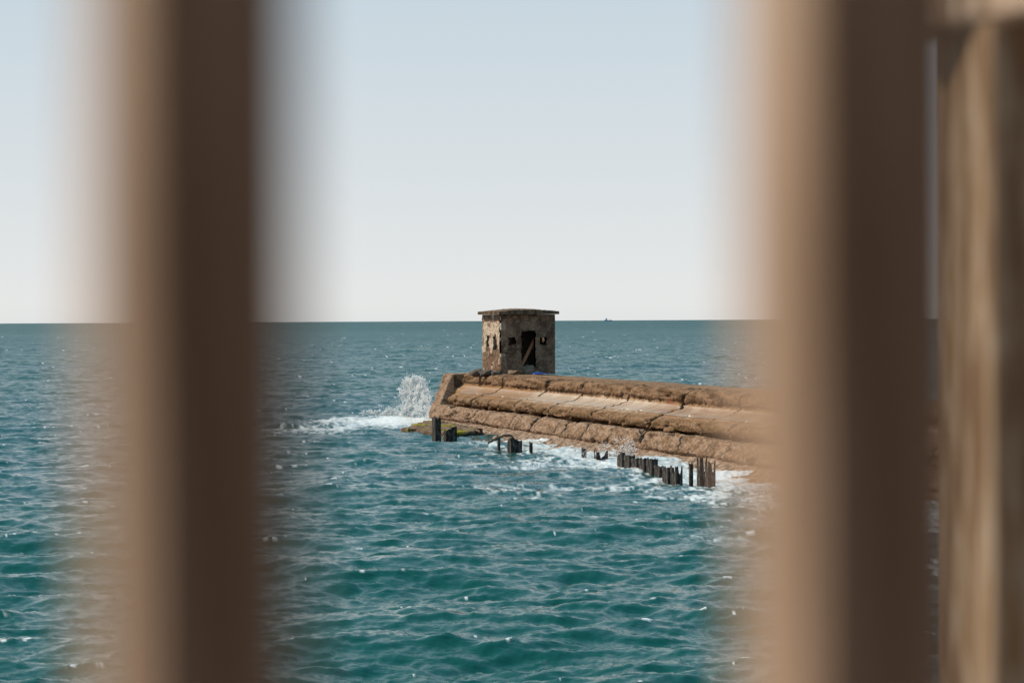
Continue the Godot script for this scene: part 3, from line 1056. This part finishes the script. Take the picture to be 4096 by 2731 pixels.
func build_splashes() -> void:
	spray("wave_splash", Vector3(-5.5, 0.0, -129.0), 0.0, [
		[0.25, 1.15, 1.15, 2.1, -0.08, 3600], [-0.25, 1.35, 1.1, 1.75, 0.12, 3000], [0.66, 0.9, 0.8, 2.0, 0.1, 1700],
		[-0.55, 1.2, 0.8, 1.2, 0.3, 900], [0.1, 2.0, 0.85, 0.75, 0.0, 1100], [-0.35, 1.95, 0.7, 0.6, 0.2, 700], [0.45, 1.85, 0.6, 0.8, -0.2, 600],
		[0.3, 0.35, 2.0, 0.9, 0.0, 2600], [-0.9, 0.25, 2.2, 0.7, 0.1, 1500], [-2.3, 0.1, 2.4, 0.4, 0.05, 900]],
		0.046, "tall white burst of spray at the seaward end of the breakwater", 3)
	spray("wave_splash", on(30.2, 83.4, 0.0), 0.5, [
		[0.0, 0.3, 0.9, 0.8, 0.2, 420], [0.2, 0.6, 0.5, 0.7, 0.3, 140], [-0.2, 0.15, 1.3, 0.4, 0.0, 420]],
		0.03, "small puff of spray at the foot of the wall behind the sheet piles", 8)

# ---------------------------------------------------------------- ship on the horizon
func build_ship() -> void:
	var m := mat(Color(0.22, 0.36, 0.48), 0.8)  # bluish distance haze mixed into both ship colours
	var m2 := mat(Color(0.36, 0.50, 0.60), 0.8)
	var ship := thing("distant_ship", "tiny ship tinted with painted haze on the horizon right of the hut", "ship", Vector3(96.0 / 2296.0 * 9000.0, 0, -9000.0), 0.0)
	ship.scale = Vector3(1.5, 2.2, 1.5)
	var q := []
	var sec := [[-9.5, 0.4, 2.6], [-8.0, 1.6, 2.4], [-2.0, 2.1, 2.2], [6.0, 2.0, 2.3], [9.0, 0.9, 3.0], [10.2, 0.1, 3.4]]
	for k in sec.size() - 1:
		var a = sec[k]
		var b = sec[k + 1]
		for s in [-1.0, 1.0]:
			q.append([Vector3(a[0], -0.6, s * a[1] * 0.7), Vector3(a[0], a[2], s * a[1]), Vector3(b[0], b[2], s * b[1]), Vector3(b[0], -0.6, s * b[1] * 0.7)])
		q.append([Vector3(a[0], a[2], -a[1]), Vector3(a[0], a[2], a[1]), Vector3(b[0], b[2], b[1]), Vector3(b[0], b[2], -b[1])])
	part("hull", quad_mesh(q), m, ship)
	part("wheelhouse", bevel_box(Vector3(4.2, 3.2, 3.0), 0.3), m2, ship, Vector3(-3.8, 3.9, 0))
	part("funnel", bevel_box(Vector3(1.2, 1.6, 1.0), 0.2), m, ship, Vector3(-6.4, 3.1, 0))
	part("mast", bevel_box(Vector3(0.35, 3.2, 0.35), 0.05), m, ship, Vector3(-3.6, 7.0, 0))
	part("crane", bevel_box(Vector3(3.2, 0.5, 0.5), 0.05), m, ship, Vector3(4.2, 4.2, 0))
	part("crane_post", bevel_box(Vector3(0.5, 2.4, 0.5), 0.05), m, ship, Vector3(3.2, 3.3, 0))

# ---------------------------------------------------------------- railing in the foreground
func build_railing() -> void:
	var phi := deg_to_rad(26.0)
	var dir := Vector3(cos(phi), 0, -sin(phi))
	var deck_y := 4.5
	var rail_y := 5.83
	# baluster centres: at -0.1363 and 0.144 of their distance
	var p1 := Vector3(-0.1345 * 0.40, 0, -0.40)
	var fence := thing("wooden_railing", "blurred wooden railing of square balusters close to the camera", "railing", Vector3(p1.x, deck_y, p1.z), phi)
	var step := 0.1344
	for k in range(-5, 6):
		var cut: Array = {0: [0.0300, 0.0325, -0.002], 1: [0.0385, 0.0285, 0.0014]}.get(k, [0.032, 0.031, 0.0])
		part("baluster", bevel_box(Vector3(cut[0], rail_y - deck_y - 0.1, cut[1]), 0.0022), M.wood, fence, Vector3(k * step + cut[2], (rail_y - deck_y) / 2.0 + 0.05, 0))
	part("top_rail", bevel_box(Vector3(1.7, 0.05, 0.08), 0.008), M.wood, fence, Vector3(0, rail_y - deck_y + 0.025, 0))
	part("bottom_rail", bevel_box(Vector3(1.7, 0.05, 0.05), 0.006), M.wood, fence, Vector3(0, 0.075, 0))
	# corner post of the next flight, farther off to the right
	var pd := 1.8
	var post_y := 5.4 + 288.0 / 2296.0 * pd
	var post := thing("railing_post", "sunlit weathered railing post under a handrail at the right edge", "railing", Vector3(0.2095 * pd, deck_y, -pd), deg_to_rad(9.0))
	part("post", bevel_box(Vector3(0.038, post_y - deck_y, 0.112), 0.003), M.wood_post, post, Vector3(0, (post_y - deck_y) / 2.0, 0))
	var rail := part("handrail", bevel_box(Vector3(0.055, 0.062, 1.5), 0.006), M.wood, post, Vector3(0.23, post_y - deck_y + 0.031, 0.62))
	rail.rotation.y = 0.36
	part("post", bevel_box(Vector3(0.038, post_y - deck_y, 0.112), 0.003), M.wood_post, post, Vector3(0.45, (post_y - deck_y) / 2.0, 1.22))
	# an invented shelter added out of view: it keeps the sky off the near side of the balusters
	var hut := thing("added_shadebox", "added unseen grey timber shelter behind the railing", "shadebox", Vector3(p1.x, deck_y, p1.z), phi)
	part("roof", bevel_box(Vector3(3.6, 0.08, 2.6), 0.01), M.shadebox, hut, Vector3(0.1, 2.35, 1.36))
	part("wall", bevel_box(Vector3(3.4, 2.3, 0.06), 0.01), M.shadebox, hut, Vector3(0.1, 1.15, 2.5))
	part("wall", bevel_box(Vector3(0.06, 2.3, 2.2), 0.01), M.shadebox, hut, Vector3(-1.6, 1.15, 1.36))
	part("wall", bevel_box(Vector3(0.06, 2.3, 2.2), 0.01), M.shadebox, hut, Vector3(1.8, 1.15, 1.36))
	# the deck they stand on
	var d := MeshInstance3D.new()
	d.name = "deck"
	d.mesh = quad_mesh(deck_quads(deck_y))
	d.material_override = M.deck
	add_child(d)
	tag(d, "", "", "", "structure")

func deck_quads(y: float) -> Array:
	var q := []
	var bx := func(lo: Vector3, hi: Vector3) -> void:
		var c := []
		for k in 8: c.append(Vector3(hi.x if k & 1 else lo.x, hi.y if k & 2 else lo.y, hi.z if k & 4 else lo.z))
		for f in [[0, 1, 3, 2], [4, 6, 7, 5], [0, 2, 6, 4], [1, 5, 7, 3], [2, 3, 7, 6], [0, 4, 5, 1]]:
			q.append([c[f[0]], c[f[1]], c[f[2]], c[f[3]]])
	bx.call(Vector3(-2.5, y - 0.3, -1.2), Vector3(4.0, y, 4.0))
	bx.call(Vector3(0.45, y - 0.3, -5.0), Vector3(4.0, y - 0.003, -1.2))
	for p in [[-2.2, 3.5], [3.6, 3.5], [-2.2, -0.9], [3.6, -4.7], [0.8, -3.6]]:
		bx.call(Vector3(p[0] - 0.15, -3.0, p[1] - 0.15), Vector3(p[0] + 0.15, y - 0.3, p[1] + 0.15))
	return q
